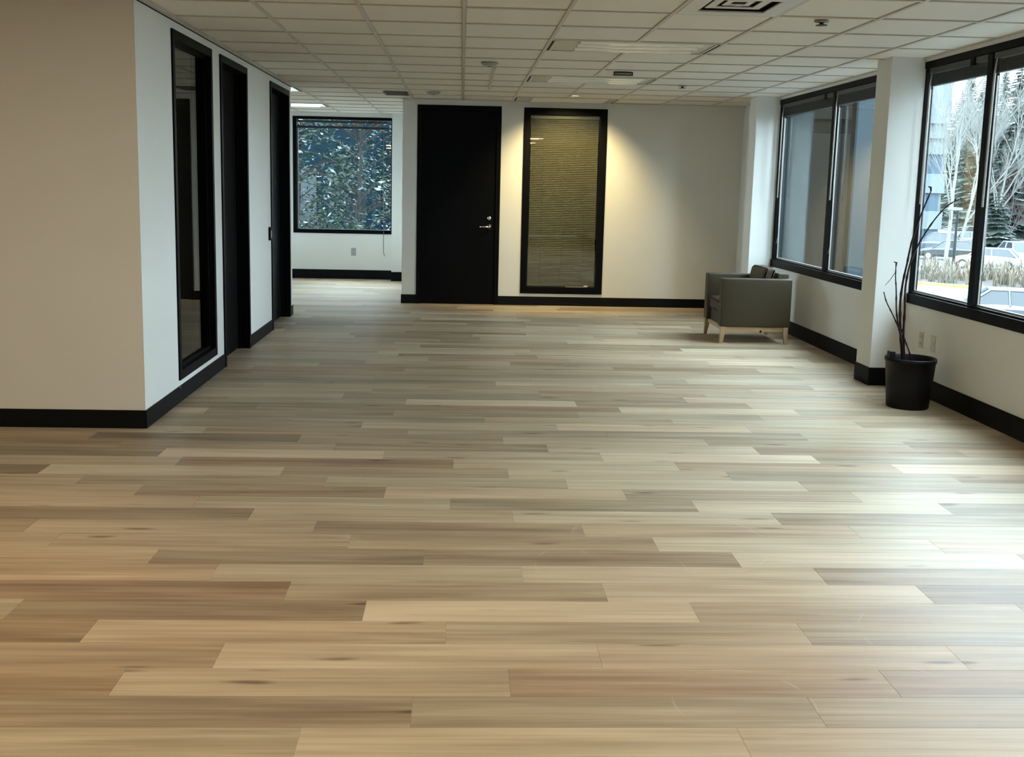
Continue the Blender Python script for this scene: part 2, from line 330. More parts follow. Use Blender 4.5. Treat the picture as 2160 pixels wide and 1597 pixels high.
# baseboards
def base(name, lst): return struct(name, BASE, lst, bevel=.003)
bh, bt = .112, .008
base('baseboard_left', [(XL, XL + bt, 6.2 - bt, D1[0] - .0, 0, bh), (XL, XL + bt, D1[1], D2[0], 0, bh), (XL, XL + bt, D2[1], YE, 0, bh), (XT, XL + bt, YE, YE + bt, 0, bh)])
base('baseboard_left_front', [(-7.1, XL + bt, 6.2 - bt, 6.2, 0, bh)])
base('baseboard_far', [(-.73 - bt, FD[0], YF - bt, YF, 0, bh), (FD[1], 3.48, YF - bt, YF, 0, bh), (-.73 - bt, -.73, YF, YB - .26, 0, bh)])
base('baseboard_back', [(-7, BW[1], YB - bt, YB, 0, bh + .03), (BW[1] - bt, -.73, YB - .26 - bt, YB - .26, 0, bh + .03)])
rb = .142; ed = [13.0] + [v for y in cols for v in (y + .28, y)] + [-5.1]
base('baseboard_right', [(XR - bt, XR, ed[i + 1], ed[i], 0, rb) for i in range(0, len(ed), 2)])
base('baseboard_column', [q for y in cols[:3] for q in ((3.22 - bt, 3.22, y - bt, y + .28 + bt, 0, rb), (3.22, XR, y - bt, y, 0, rb), (3.22, XR, y + .28, y + .28 + bt, 0, rb))])

for i, q in enumerate(((XL, XL + .022, 6.2 - .022, YE), (-7.1, XL + .022, 6.2 - .022, 6.2), (-.73 - .022, 3.22, YF - .022, YF), (XR - .02, XR, 8.2, 11.52), (XR - .02, XR, 4.3, 7.92))):
    struct('trim_%d' % (i + 1), TBAR, [(*q, CE - .003, CE + .03)], label=['ceiling edge trim over the left partition', 'ceiling edge trim over the left front wall', 'ceiling edge trim over the far wall', 'ceiling edge trim over the far windows', 'ceiling edge trim over the near windows'][i])
    struct('trim_shadow_%d' % (i + 1), DARK, [(q[0], q[1] - (.014 if i in (0,) else 0), q[2] + (.012 if i in (1, 2) else 0), q[3], CE - .0075, CE - .003)]) if i in (0, 1) else None  # solid dark strip: shadow line under the trim put into colour

# ------------------------------------------------------------------ doors and interior glazing on the left partition
def left_door(name, y0, y1, knob_y, label):
    o = struct(name, BLACK, [(XT, XL + .012, y0, y0 + .05, 0, DT), (XT, XL + .012, y1 - .05, y1, 0, DT), (XT, XL + .012, y0 + .05, y1 - .05, DT - .055, DT)], bevel=.002, label=label)
    boxes('door_leaf', BLACKDOOR, [(XL - .13, XL - .09, y0 + .052, y1 - .052, .006, DT - .058)], o, .002)
    boxes('door_stop', BLACK, [(XL - .09, XL - .07, y1 - .066, y1 - .05, 0, DT - .055), (XL - .09, XL - .07, y0 + .05, y0 + .066, 0, DT - .055)], o)
    k = MB().lathe([(.0, 0), (.032, 0), (.032, .008), (.012, .012), (.012, .04), (.026, .046), (.030, .06), (.024, .074), (.0, .078)], (XL - .09, knob_y, .97), 20, 'x').build('door_knob', CHROME, o, smooth=True)
    for z in (.25, 1.2, 2.2):
        MB().tube([(XL - .088, y1 - .052, z - .05), (XL - .088, y1 - .052, z + .05)], .007, 8).build('hinge', BLACK, o)
    return o
left_door('door_1', *D1, D1[0] + .13, 'black recessed door nearest to the viewer in the left wall')
left_door('door_2', *D2, D2[0] + .13, 'black recessed door at the far end of the left wall')
sl = struct('window_1', BLACK, [(XT, XL + .012, SL[0], SL[0] + .05, SL[2], SL[3]), (XT, XL + .012, SL[1] - .05, SL[1], SL[2], SL[3]), (XT, XL + .012, SL[0] + .05, SL[1] - .05, SL[2], SL[2] + .06),
       (XT, XL + .012, SL[0] + .05, SL[1] - .05, SL[3] - .06, SL[3])], bevel=.002, label='tall black-framed glass sidelight in the left wall')
boxes('pane', GLASSIN, [(XL - .052, XL - .046, SL[0] + .045, SL[1] - .045, SL[2] + .055, SL[3] - .055)], sl)
boxes('bead_or_highlight', BLACK, [(XL - .046, XL - .03, SL[0] + .05, SL[1] - .05, SL[2] + .06, SL[2] + .08), (XL - .046, XL - .03, SL[0] + .05, SL[1] - .05, SL[3] - .08, SL[3] - .06),
       (XL - .046, XL - .03, SL[0] + .05, SL[0] + .068, SL[2] + .08, SL[3] - .08), (XL - .046, XL - .03, SL[1] - .068, SL[1] - .05, SL[2] + .08, SL[3] - .08)], sl)

# far wall door with lever
d3 = struct('door_3', BLACK, [(FD[0], FD[0] + .055, YF - .012, YF + .13, 0, 2.445), (FD[1] - .055, FD[1], YF - .012, YF + .13, 0, 2.445), (FD[0] + .055, FD[1] - .055, YF - .012, YF + .13, 2.39, 2.445)], bevel=.002,
       label='tall black door with a silver lever in the far wall')
boxes('door_leaf', BLACKDOOR, [(FD[0] + .058, FD[1] - .058, YF + .006, YF + .05, .006, 2.386)], d3, .002)
lv = MB().lathe([(0, 0), (.032, 0), (.032, -.010), (.013, -.014), (.013, -.05), (0, -.05)], (.355, YF + .006, .975), 20, 'y').tube([(.355, YF - .045, .975), (.30, YF - .05, .975), (.235, YF - .046, .973)], [.012, .011, .009], 10).build('lever_handle', CHROME, d3, smooth=True)
MB().lathe([(0, 0), (.026, 0), (.024, -.012), (.010, -.016), (0, -.016)], (.352, YF + .006, 1.08), 20, 'y').build('lock_cylinder', CHROME, d3, smooth=True)
# far wall glazed panel with a closed blind behind it
fw = struct('window_2', BLACK, [(FG[0], FG[0] + .082, YF - .014, YF + .13, FG[2], FG[3]), (FG[1] - .082, FG[1], YF - .014, YF + .13, FG[2], FG[3]), (FG[0] + .082, FG[1] - .082, YF - .014, YF + .13, FG[2], FG[2] + .085),
       (FG[0] + .082, FG[1] - .082, YF - .014, YF + .13, FG[3] - .08, FG[3])], bevel=.003, label='tall black-framed glazed panel in the far wall')
boxes('pane', GLASSIN, [(FG[0] + .078, FG[1] - .078, YF + .03, YF + .036, FG[2] + .08, FG[3] - .075)], fw)
boxes('sill_strip', ALU, [(1.33, 1.60, YF + .008, YF + .028, FG[2] + .085, FG[2] + .093)], fw)
boxes('sill_tag', PLASTIC, [(1.56, 1.61, YF + .004, YF + .03, FG[2] + .093, FG[2] + .105)], fw, .002)
bl = empty('interior_blind', (1.27, YF + .085, FG[2])); tag(bl, 'closed beige slatted blind behind the far wall glass panel', 'blind')
SLAT = mat('beige_blind_slat', (.235, .21, .15), .55, var=.08)
boxes('headrail', mat('pale_headrail', (.42, .42, .38), .5), [(FG[0] + .09, FG[1] - .09, YF + .06, YF + .11, FG[3] - .125, FG[3] - .085)], bl, .003)
sb = MB(); z = FG[2] + .11
while z < FG[3] - .14:
    sb.poly([(FG[0] + .095, YF + .074, z), (FG[1] - .095, YF + .074, z), (FG[1] - .095, YF + .092, z + .026), (FG[0] + .095, YF + .092, z + .026)])
    sb.poly([(FG[0] + .095, YF + .0752, z - .0006), (FG[1] - .095, YF + .0752, z - .0006), (FG[1] - .095, YF + .0932, z + .0254), (FG[0] + .095, YF + .0932, z + .0254)])
    z += .022
tag(sb.build('slats', SLAT, bl, fix=False), kind='stuff')
boxes('bottom_rail', SLAT, [(FG[0] + .095, FG[1] - .095, YF + .07, YF + .095, FG[2] + .088, FG[2] + .106)], bl, .002)
for x in (FG[0] + .25, 1.27, FG[1] - .25):
    MB().tube([(x, YF + .07, FG[2] + .1), (x, YF + .07, FG[3] - .1)], .0012, 5).build('ladder_cord', SLAT, bl)

# ------------------------------------------------------------------ outside windows on the right
XG = 3.530
def right_window(name, y0, y1, mull, label, far=.06):
    o = struct(name, BLACK, [(XR - .012, 3.56, y0, y1, SB, SB + .075), (XR + .01, 3.56, y0, y1, SB + .075, SB + .09), (XR - .004, 3.56, y0, y1, ST - .05, ST), (XR + .004, 3.545, y0, y0 + .06, SB + .075, ST - .05), (XR + .004, 3.545, y1 - far, y1, SB + .075, ST - .05)], label=label, bevel=.002)
    edges = [y1 - far] + [v for q in mull for v in (q + .032, q - .032)] + [y0 + .06]
    for q in mull:
        boxes('mullion', BLACK, [(XR + .0, 3.54, q - .032, q + .032, SB + .085, ST - .045)], o, .002)
    for i in range(0, len(edges), 2):
        a, b_ = edges[i + 1], edges[i]
        boxes('pane', GLASS, [(XG, XG + .006, a - .004, b_ + .004, SB + .085, ST - .045)], o)
        boxes('bead_or_highlight', ALU, [(XG - .014, XG, a, b_, SB + .09, SB + .102)], o)  # pale strip: bright sky-lit sill line put into colour
        boxes('bead_or_highlight', ALU, [(XG - .012, XG, b_ - .007, b_, SB + .102, ST - .2)], o)  # pale strip: highlight along the frame edge put into colour
    return o
right_window('window_3', 8.20, 11.52, [9.85], 'far pair of black-framed windows between the two columns')
right_window('window_6', 2.36, 4.02, [], 'black-framed windows beside the viewer')
right_window('window_4', 4.30, 7.92, [6.94, 5.28], 'near black-framed windows behind the potted plant', far=.012)
RAIL = mat('bronze_headrail', (.055, .05, .045), .4, metal=.3, var=.1)
STACK = mat('black_blind_stack', (.02, .02, .021), .5, var=.2, vscale=(1, 1, 300))
WAND = mat('clear_grey_wand', (.46, .43, .40), .25)
def blind(y0, y1, label):
    b = empty('raised_blind', (XR + .05, (y0 + y1) / 2, 2.3)); tag(b, label, 'blind', 'raised blinds at the top of the right-hand windows')
    boxes('headrail', RAIL, [(XR + .004, XR + .044, y0 + .01, y1 - .01, 2.385, 2.428)], b, .003)
    st = MB()
    for i in range(9): st.box(XR + .008, XR + .042, y0 + .014, y1 - .014, 2.310 + i * .008, 2.3155 + i * .008)
    tag(st.build('slat_stack', STACK, b), kind='stuff')
    boxes('bottom_rail', STACK, [(XR + .006, XR + .044, y0 + .012, y1 - .012, 2.294, 2.307)], b, .002)
    boxes('bracket', BLACK, [(XR - .002, XR + .046, y0 + .18, y0 + .24, 2.375, 2.432)], b, .002)
    MB().tube([(XR + .006, y1 - .05, 2.39), (XR - .004, y1 - .05, 2.30), (XR - .006, y1 - .045, 1.42)], [.004, .007, .007], 8).build('tilt_wand', WAND, b, smooth=True)
    MB().tube([(XR + .01, y1 - .09, 2.38), (XR + .008, y1 - .085, 1.6), (XR + .01, y1 - .10, 1.0), (XR + .004, y1 - .07, .92)], .0018, 6).build('lift_cord', WAND, b)
blind(9.882, 11.46, 'raised blind over the farthest pane on the right, next to the corner column')
blind(8.26, 9.818, 'raised blind over the pane left of the plant column')
blind(6.972, 7.86, 'raised blind over the pane directly behind the potted plant')
blind(5.312, 6.908, 'raised blind over the pane at the right edge of the picture')

# window of the room beyond
bw = struct('window_5', BLACK, [(BW[0], BW[0] + .06, YB - .015, YB + .12, BW[2], BW[3]), (BW[1] - .03, BW[1], YB - .015, YB + .12, BW[2], BW[3]), (BW[0] + .06, BW[1] - .03, YB - .015, YB + .12, BW[2], BW[2] + .06),
       (BW[0] + .06, BW[1] - .03, YB - .015, YB + .12, BW[3] - .04, BW[3])], bevel=.003, label='square black-framed window of the room beyond, green leaves outside')
boxes('pane', GLASS, [(BW[0] + .055, BW[1] - .025, YB + .07, YB + .076, BW[2] + .055, BW[3] - .035)], bw)
boxes('bead_or_highlight', ALU, [(BW[0] + .06, BW[0] + .075, YB + .05, YB + .07, BW[2] + .06, BW[3] - .15)], bw)
bl7 = struct('window_7', BLACK, [(-4.66, -4.54, 12.0, 15.95, .70, .76), (-4.66, -4.54, 12.0, 15.95, 2.40, 2.46), (-4.66, -4.54, 12.0, 12.06, .76, 2.40), (-4.66, -4.54, 15.89, 15.95, .76, 2.40), (-4.66, -4.54, 13.94, 14.0, .76, 2.40)], label='black-framed window on the left of the room beyond')
for ya, yb_ in ((12.06, 13.94), (14.0, 15.89)): boxes('pane', GLASS, [(-4.603, -4.597, ya, yb_, .76, 2.40)], bl7)
b = empty('raised_blind', (-1.8, YB + .03, 2.3)); tag(b, 'raised dark blind at the top of the window in the room beyond', 'blind')
boxes('headrail', RAIL, [(BW[0] + .065, BW[1] - .09, YB + .005, YB + .045, 2.37, 2.405)], b, .002)
boxes('bottom_rail', STACK, [(BW[0] + .065, BW[1] - .06, YB + .005, YB + .045, 2.285, 2.32)], b, .002)
MB().tube([(-1.19, YB - .02, 2.35), (-1.19, YB - .022, 1.2), (-1.185, YB - .022, .66), (-1.185, YB - .02, .42), (-1.17, YB - .02, .36)], .004, 6).build('lift_cord', RAIL, b)

# portals guide the daylight through the openings
def portal(x, y, z, sx, sy, rot):
    ld = bpy.data.lights.new('window_portal', 'AREA'); ld.shape = 'RECTANGLE'; ld.size = sx; ld.size_y = sy; ld.cycles.is_portal = True
    o = bpy.data.objects.new('window_portal', ld); COL.objects.link(o); o.location = (x, y, z); o.rotation_euler = rot
for y0, y1 in ((8.20, 11.52), (4.30, 7.92), (2.36, 4.02)):
    portal(3.61, (y0 + y1) / 2, (SB + ST) / 2, ST - SB, y1 - y0, (0, math.pi / 2, 0))
portal(-4.7, 13.975, 1.58, 1.76, 3.95, (0, -math.pi / 2, 0))
portal((BW[0] + BW[1]) / 2, YB + .22, (BW[2] + BW[3]) / 2, BW[1] - BW[0], BW[3] - BW[2], (-math.pi / 2, 0, 0))

# ------------------------------------------------------------------ armchair (faces the left wall)
LEATHER = mat('taupe_leather', (.058, .0445, .026), .5, spec=.22, var=.12, vscale=(6, 6, 6), bump=.25, bscale=120)
LEATHER2 = mat('taupe_leather_cushion', (.058, .042, .025), .5, spec=.22, var=.12, vscale=(5, 5, 5), bump=.3, bscale=110)
OAKLEG = mat('light_oak', (.47, .33, .185), .4, var=.18, vscale=(30, 30, 4))
ch = empty('armchair', (2.9, 10.36, 0)); tag(ch, 'taupe leather armchair with oak legs facing the left wall under the far windows', 'chair')
def pad(name, x0, x1, y0, y1, z0, z1, bev, m=LEATHER, crown=0., lean=0., sub=6):
    bm = bmesh.new(); bmesh.ops.create_cube(bm, size=1)
    bmesh.ops.subdivide_edges(bm, edges=bm.edges[:], cuts=sub, use_grid_fill=True)
    for v in bm.verts:
        u, q, t = v.co.x + .5, v.co.y + .5, v.co.z + .5
        px, py, pz = x0 + (x1 - x0) * u, y0 + (y1 - y0) * q, z0 + (z1 - z0) * t
        if crown:
            k = math.sin(math.pi * min(1, max(0, u))) * math.sin(math.pi * min(1, max(0, q)))
            pz += crown * k * t
        px += lean * (pz - z0)
        v.co = (px, py, pz)
    sharp = [e for e in bm.edges if len(e.link_faces) == 2 and e.calc_face_angle(0) > .9]
    bmesh.ops.bevel(bm, geom=sharp, offset=bev, segments=3, profile=.5, affect='EDGES')
    me = bpy.data.meshes.new(name); bm.to_mesh(me); bm.free(); me.materials.append(m)
    me.polygons.foreach_set('use_smooth', [True] * len(me.polygons))
    o = bpy.data.objects.new(name, me); COL.objects.link(o); o.parent = ch; o.matrix_parent_inverse = ch.matrix_world.inverted(); return o
pad('arm', 2.555, 3.245, 10.0, 10.115, .165, .64, .012)
pad('arm', 2.555, 3.245, 10.605, 10.72, .165, .64, .012)
pad('back', 3.12, 3.235, 10.118, 10.602, .165, .69, .014, lean=.02)
pad('front_apron', 2.60, 2.66, 10.118, 10.602, .165, .285, .01)
pad('seat_deck', 2.66, 3.12, 10.118, 10.602, .19, .27, .01)
pad('seat_cushion', 2.575, 3.06, 10.122, 10.598, .287, .415, .022, LEATHER2, crown=.03)
pad('back_cushion', 2.925, 3.045, 10.125, 10.595, .425, .74, .03, LEATHER2, lean=.24)
for y in (10.03, 10.69):
    for x in (2.585, 3.205):
        lb = MB(); s = 1 if x < 2.9 else -1
        for z, hw, off in ((.172, .026, 0), (.1, .023, -.002), (0, .015, -.012)):
            n = len(lb.v); cx = x + off * s
            lb.v += [(cx - hw, y - hw, z), (cx + hw, y - hw, z), (cx + hw, y + hw, z), (cx - hw, y + hw, z)]
            if n: lb.f += [(n - 4 + i, n - 4 + (i + 1) % 4, n + (i + 1) % 4, n + i) for i in range(4)]
        lb.f += [(0, 1, 2, 3), (8, 9, 10, 11)]
        lb.build('leg', OAKLEG, ch, .003)
for y in (10.03, 10.69):
    boxes('side_rail', OAKLEG, [(2.61, 3.18, y - .014, y + .014, .118, .168)], ch, .003)
for x in (2.60, 3.19):
    boxes('cross_rail', OAKLEG, [(x - .012, x + .012, 10.06, 10.66, .125, .168)], ch, .003)
MB().tube([(2.96, 10.02, .13), (2.96, 10.012, .115)], .010, 8).build('bolt', BLACK, ch)

# ------------------------------------------------------------------ potted plant with bare stems
POTM = mat('black_nursery_pot', (.005, .005, .006), .5, spec=.2, var=.15)
SOIL = mat('dry_soil', (.035, .026, .018), .95, var=.4, vscale=(40, 40, 40), bump=1., bscale=60)
STEM = mat('dark_red_stem', (.016, .007, .007), .6, spec=.2, var=.4, vscale=(20, 20, 60))
PC = (3.19, 7.13)
pp = empty('potted_plant', (PC[0], PC[1], 0)); tag(pp, 'black plastic nursery pot with a few bare dark twigs beside the column', 'plant')
pot = MB().lathe([(0, 0), (.138, 0), (.143, .006), (.158, .20), (.168, .325), (.174, .328), (.175, .352), (.171, .356), (.165, .352), (.162, .32), (.158, .30), (0, .295)], (PC[0], PC[1], 0), 40).build('pot', POTM, pp, smooth=True)
MB().lathe([(0, .29), (.157, .29), (.157, .302), (.1, .308), (0, .31)], (PC[0], PC[1], 0), 30).build('soil', SOIL, pot)
boxes('pot_lug', POTM, [(PC[0] - .165, PC[0] - .125, PC[1] - .035, PC[1] + .02, .32, .40)], pot, .004)
def stem(pts, r0, r1):
    P = [Vector((x, y, z)) for x, y, z in pts]; out = []
    for i in range(len(P) - 1):
        p0, p1, p2, p3 = P[max(i - 1, 0)], P[i], P[i + 1], P[min(i + 2, len(P) - 1)]
        for k in range(6):
            t = k / 6; out.append(.5 * ((2 * p1) + (p2 - p0) * t + (2 * p0 - 5 * p1 + 4 * p2 - p3) * t * t + (3 * p1 - p0 - 3 * p2 + p3) * t ** 3))
    out.append(P[-1]); n = len(out)
    rad = [1.25 * (r0 + (r1 - r0) * i / (n - 1)) * (1.35 if i % 5 == 0 else 1) for i in range(n)]
    o = MB().tube(out, rad, 7).build('stem', STEM, pp, smooth=True)
    return o, out
Y = 7.13
def px_pt(x, y, dy=0.):                       # a twig knot read off as height and offset at the pot's own depth
    return (x, Y + dy, y)
s1, _ = stem([px_pt(3.135, .30), px_pt(3.10, .52, -.01), px_pt(3.085, .72, 0), px_pt(3.095, .88, .01), px_pt(3.115, 1.02, .01), px_pt(3.13, 1.16, 0), px_pt(3.165, 1.33, -.02), px_pt(3.225, 1.52, -.03)], .0075, .0035)
MB().tube([(3.225, Y - .03, 1.52), (3.222, Y - .03, 1.545), (3.205, Y - .03, 1.55)], [.006, .008, .004], 6).build('bud', STEM, s1)
s2, _ = stem([px_pt(3.15, .30), px_pt(3.125, .50), px_pt(3.12, .70), px_pt(3.115, .86, .005), px_pt(3.14, 1.03, .01), px_pt(3.20, 1.17, .02), px_pt(3.28, 1.31, .02), px_pt(3.36, 1.41, .02), px_pt(3.425, 1.455, .02)], .007, .003)
MB().tube([(3.42, Y + .02, 1.45), (3.428, Y + .02, 1.475)], [.006, .003], 6).build('bud', STEM, s2)
MB().tube([(3.425, Y + .02, 1.455), (3.47, Y + .02, 1.475), (3.50, Y + .02, 1.478)], [.003, .002, .0015], 6).build('twig', STEM, s2)
s3, _ = stem([px_pt(3.145, .30), px_pt(3.11, .45, -.02), px_pt(3.075, .56, -.03), px_pt(3.02, .66, -.04), px_pt(2.965, .75, -.05), px_pt(2.94, .82, -.05)], .005, .0025)
s4, _ = stem([px_pt(3.08, .55, -.03), px_pt(3.045, .68, -.04), px_pt(3.03, .82, -.045), px_pt(3.015, .93, -.05), px_pt(3.012, 1.01, -.05)], .005, .0025)
MB().tube([(3.012, Y - .05, 1.0), (3.014, Y - .05, 1.025), (2.995, Y - .05, 1.03)], [.005, .007, .003], 6).build('bud', STEM, s4)
MB().tube([(3.01, Y - .05, .955), (2.975, Y - .05, .90), (2.945, Y - .05, .865)], [.0025, .002, .0015], 6).build('twig', STEM, s4)
s5, _ = stem([px_pt(3.20, .30, -.02), px_pt(3.165, .40, -.02), px_pt(3.13, .48, -.02), px_pt(3.10, .56, -.02)], .004, .003)

# ------------------------------------------------------------------ small wall fittings
def outlet(name, loc, face, label, slots=True, group=None):
    o = empty(name, loc); tag(o, label, 'outlet', group)
    x, y, z = loc
    def pl(du0, du1, dz0, dz1, d0, d1):
        return (x - d1, x - d0, y + du0, y + du1, z + dz0, z + dz1) if face == '-x' else (x + du0, x + du1, y - d1, y - d0, z + dz0, z + dz1)
    m = IVORY if face == '-x' else mat('grey_plastic', (.34, .36, .35), .45)
    boxes('plate', m, [pl(-.037, .037, -.06, .06, 0, .006)], o, .002)
    for dz in ((-.026, .026) if slots else (0,)):
        s = boxes('socket', m, [pl(-.017, .017, dz - .016, dz + .016, .006, .009)], o, .002)
        if slots: boxes('slot', BLACK, [pl(-.009, -.006, dz - .006, dz + .008, .009, .0096), pl(.006, .009, dz - .006, dz + .008, .009, .0096)], s)
outlet('wall_outlet', (XR, 7.62, .41), '-x', 'ivory outlet plate under the window, nearer to the column')
outlet('wall_outlet', (XR, 7.42, .41), '-x', 'ivory blank plate under the window, farther from the column', slots=False)
outlet('wall_outlet', (-1.65, YB, .42), '-y', 'grey outlet under the window of the room beyond')
rd = empty('card_reader', (XL, 10.31, .97)); tag(rd, 'small black and silver entry reader beside the far door in the left wall', 'reader')
boxes('housing', BLACK, [(XL, XL + .022, 10.28, 10.345, .91, 1.04)], rd, .003)
boxes('face_plate', ALU, [(XL + .022, XL + .026, 10.285, 10.325, .935, 1.005)], rd, .001)
tag(boxes('screw_head', CHROME, [(XL + bt, XL + bt + .006, 6.93, 6.945, .10, .112)]), 'tiny bright screw head on the black base of the left wall', 'screw')

# ------------------------------------------------------------------ ceiling fittings
def troffer(lx, ly, label, group):
    o = empty('ceiling_light', (lx + G, ly + G / 2, CE)); tag(o, label, 'light', group)
    x0, x1, y0, y1 = lx + .012, lx + 2 * G - .012, ly + .012, ly + G - .012
    boxes('frame', TBAR, [(x0, x1, y0, y0 + .022, CE - .004, CE + .02), (x0, x1, y1 - .022, y1, CE - .004, CE + .02), (x0 + .018, x0 + .036, y0, y1, CE - .004, CE + .02), (x1 - .036, x1 - .018, y0, y1, CE - .004, CE + .02)], o, .001)
    for ex in (x0, x1 - .016): boxes('end_gap', DARK, [(ex, ex + .016, y0 + .02, y1 - .02, CE - .003, CE + .02)], o)
    boxes('lens', LENS, [(x0 + .036, x1 - .036, y0 + .022, y1 - .022, CE + .002, CE + .01)], o)
    for i in range(3):
        yy = y0 + .09 + i * .19
        mb = MB()
        n0 = 8; pts = []
        for k in range(n0 + 1):
            a = math.pi * k / n0; pts.append((yy - .06 * math.cos(a) * 1.0, CE + .002 - .016 * math.sin(a)))
        for k in range(n0):
            (ya, za), (yb_, zb_) = pts[k], pts[k + 1]
            mb.poly([(x0 + .20, ya, za), (x1 - .12, ya, za), (x1 - .12, yb_, zb_), (x0 + .20, yb_, zb_)])
        mb.poly([(x0 + .20, p[0], p[1]) for p in pts]); mb.poly([(x1 - .12, p[0], p[1]) for p in pts[::-1]])
        mb.build('lens_rib', LENSGLEAM, o, smooth=False)
    return o
gl = 'recessed four-foot ceiling lights'
for (lx, ly, k), lab in zip(lights, ('unlit recessed ceiling light nearest to the viewer', 'unlit recessed ceiling light in the middle of the row of three', 'unlit recessed ceiling light right above the far glazed panel',
        'dimly lit cool white ceiling light of the room beyond, nearer of its two', 'dimly lit cool white ceiling light of the room beyond, closer to its window')):
    o = troffer(lx, ly, lab, gl)
    if k:
        for c in o.children:
            if c.name.startswith('lens'): c.data.materials.clear(); c.data.materials.append(mat('lit_lens_cool', (.85, .9, .9), .4, emit=(.66, .90, 1, .42)))
FILL = mat('fill_lens', (.9, .85, .75), .4, emit=(1, .84, .60, 4.0)); FILL2 = mat('fill_lens_warm', (.9, .85, .75), .4, emit=(1, .83, .56, 9.0))  # glow of the added fill lights over floor and left front wall
for (lx, ly), lab in zip(lit, ('added fill ceiling light above the viewer, out of view', 'added fill ceiling light at the rear, out of view', 'added fill ceiling light to the left of the viewer, out of view', 'added fill ceiling light at the rear left, out of view')):
    o = troffer(lx, ly, lab, gl)
    for c in o.children:
        if c.name.startswith('lens'): c.data.materials.clear(); c.data.materials.append(FILL if lx > 0 else FILL2)
df = empty('air_diffuser', (1.525, 5.935, CE)); tag(df, 'square white air diffuser with dark slots at the top edge of the ceiling', 'vent')
x0, x1, y0, y1 = 1.234, 1.816, 5.644, 6.226
DIF = mat('diffuser_white', (.66, .64, .57), .45)
def ring(a, b_, z0, z1): return [(x0 + a, x1 - a, y0 + a, y0 + b_, z0, z1), (x0 + a, x1 - a, y1 - b_, y1 - a, z0, z1), (x0 + a, x0 + b_, y0 + b_, y1 - b_, z0, z1), (x1 - b_, x1 - a, y0 + b_, y1 - b_, z0, z1)]
boxes('flange', DIF, ring(0, .10, CE - .003, CE + .006), df, .001)
boxes('throat', DARK, [(x0 + .1, x1 - .1, y0 + .1, y1 - .1, CE + .05, CE + .055)], df)
boxes('louvre_ring', DIF, ring(.135, .185, CE + .012, CE + .018), df, .001)
boxes('louvre_ring', DIF, ring(.215, .25, CE + .016, CE + .022), df, .001)
boxes('centre_plate', DIF, [(x0 + .27, x1 - .27, y0 + .27, y1 - .27, CE + .004, CE + .01)], df, .001)
rg = empty('return_grille', (-.75, 12.26, CE)); tag(rg, 'dark narrow return grille in the ceiling before the opening', 'vent')
boxes('grille_frame', mat('grey_grille', (.16, .15, .13), .5), [(-.90, -.885, 12.03, 12.46, CE - .008, CE + .002), (-.635, -.62, 12.03, 12.46, CE - .008, CE + .002), (-.885, -.635, 12.03, 12.045, CE - .008, CE + .002), (-.885, -.635, 12.445, 12.46, CE - .008, CE + .002)], rg)
for i in range(9):
    boxes('slat', mat('grey_grille', (.16, .15, .13), .5), [(-.885, -.635, 12.06 + i * .044, 12.072 + i * .044, CE - .007, CE + .001)], rg)
boxes('grille_back', DARK, [(-.885, -.635, 12.045, 12.445, CE - .002, CE - .0005)], rg)
def detector(x, y, rr, hh, label, m):
    o = empty('smoke_detector', (x, y, CE)); tag(o, label, 'detector')
    MB().lathe([(0, 0), (rr * 1.1, 0), (rr * 1.1, -.008), (rr, -.012), (rr * .92, -hh), (rr * .6, -hh - .008), (0, -hh - .01)], (x, y, CE), 28).build('housing', m, o, smooth=False)
    MB().lathe([(0, -hh - .008), (rr * .3, -hh - .008), (rr * .26, -hh - .014), (0, -hh - .015)], (x, y, CE), 20).build('sensor_cap', mat('grey_grille', (.16, .15, .13), .5), o)
GREYP = mat('aged_plastic', (.34, .315, .26), .5)
detector(.22, 8.98, .065, .02, 'round smoke detector on the ceiling in front of the black door', GREYP)
detector(-.33, 11.95, .07, .02, 'round smoke detector on the ceiling just above the black far door', GREYP)
def plate(x, y, label):
    o = tag(empty('sprinkler_head', (x, y, CE)), label, 'sprinkler')
    MB().lathe([(0, 0), (.042, 0), (.042, -.006), (.03, -.008), (0, -.008)], (x, y, CE), 24).build('cover_plate', GREYP, o)
    MB().lathe([(0, -.008), (.012, -.008), (.012, -.02), (.034, -.022), (.034, -.025), (0, -.025)], (x, y, CE), 20).build('deflector', mat('dark_bronze', (.06, .05, .04), .5, metal=.5), o)
plate(2.14, 6.36, 'small sprinkler head in the ceiling nearest to the viewer')
plate(2.18, 10.52, 'small sprinkler head in the ceiling near the armchair')
bx = empty('exit_sign_base', (1.42, 9.5, CE)); tag(bx, 'small black-edged rectangular box on the ceiling before the middle light', 'box')
boxes('housing', GREYP, [(1.34, 1.50, 9.42, 9.52, CE - .028, CE)], bx, .004)
boxes('edge', BLACK, [(1.335, 1.505, 9.415, 9.42, CE - .030, CE - .024), (1.335, 1.505, 9.415, 9.42, CE - .006, CE), (1.335, 1.342, 9.415, 9.42, CE - .024, CE - .006), (1.498, 1.505, 9.415, 9.42, CE - .024, CE - .006)], bx)
tag(boxes('ceiling_raceway', TBAR, [(.262, .288, 9.32, 11.30, CE - .010, CE)], bevel=.002), 'thin surface raceway running along the ceiling from the smoke detector', 'raceway')
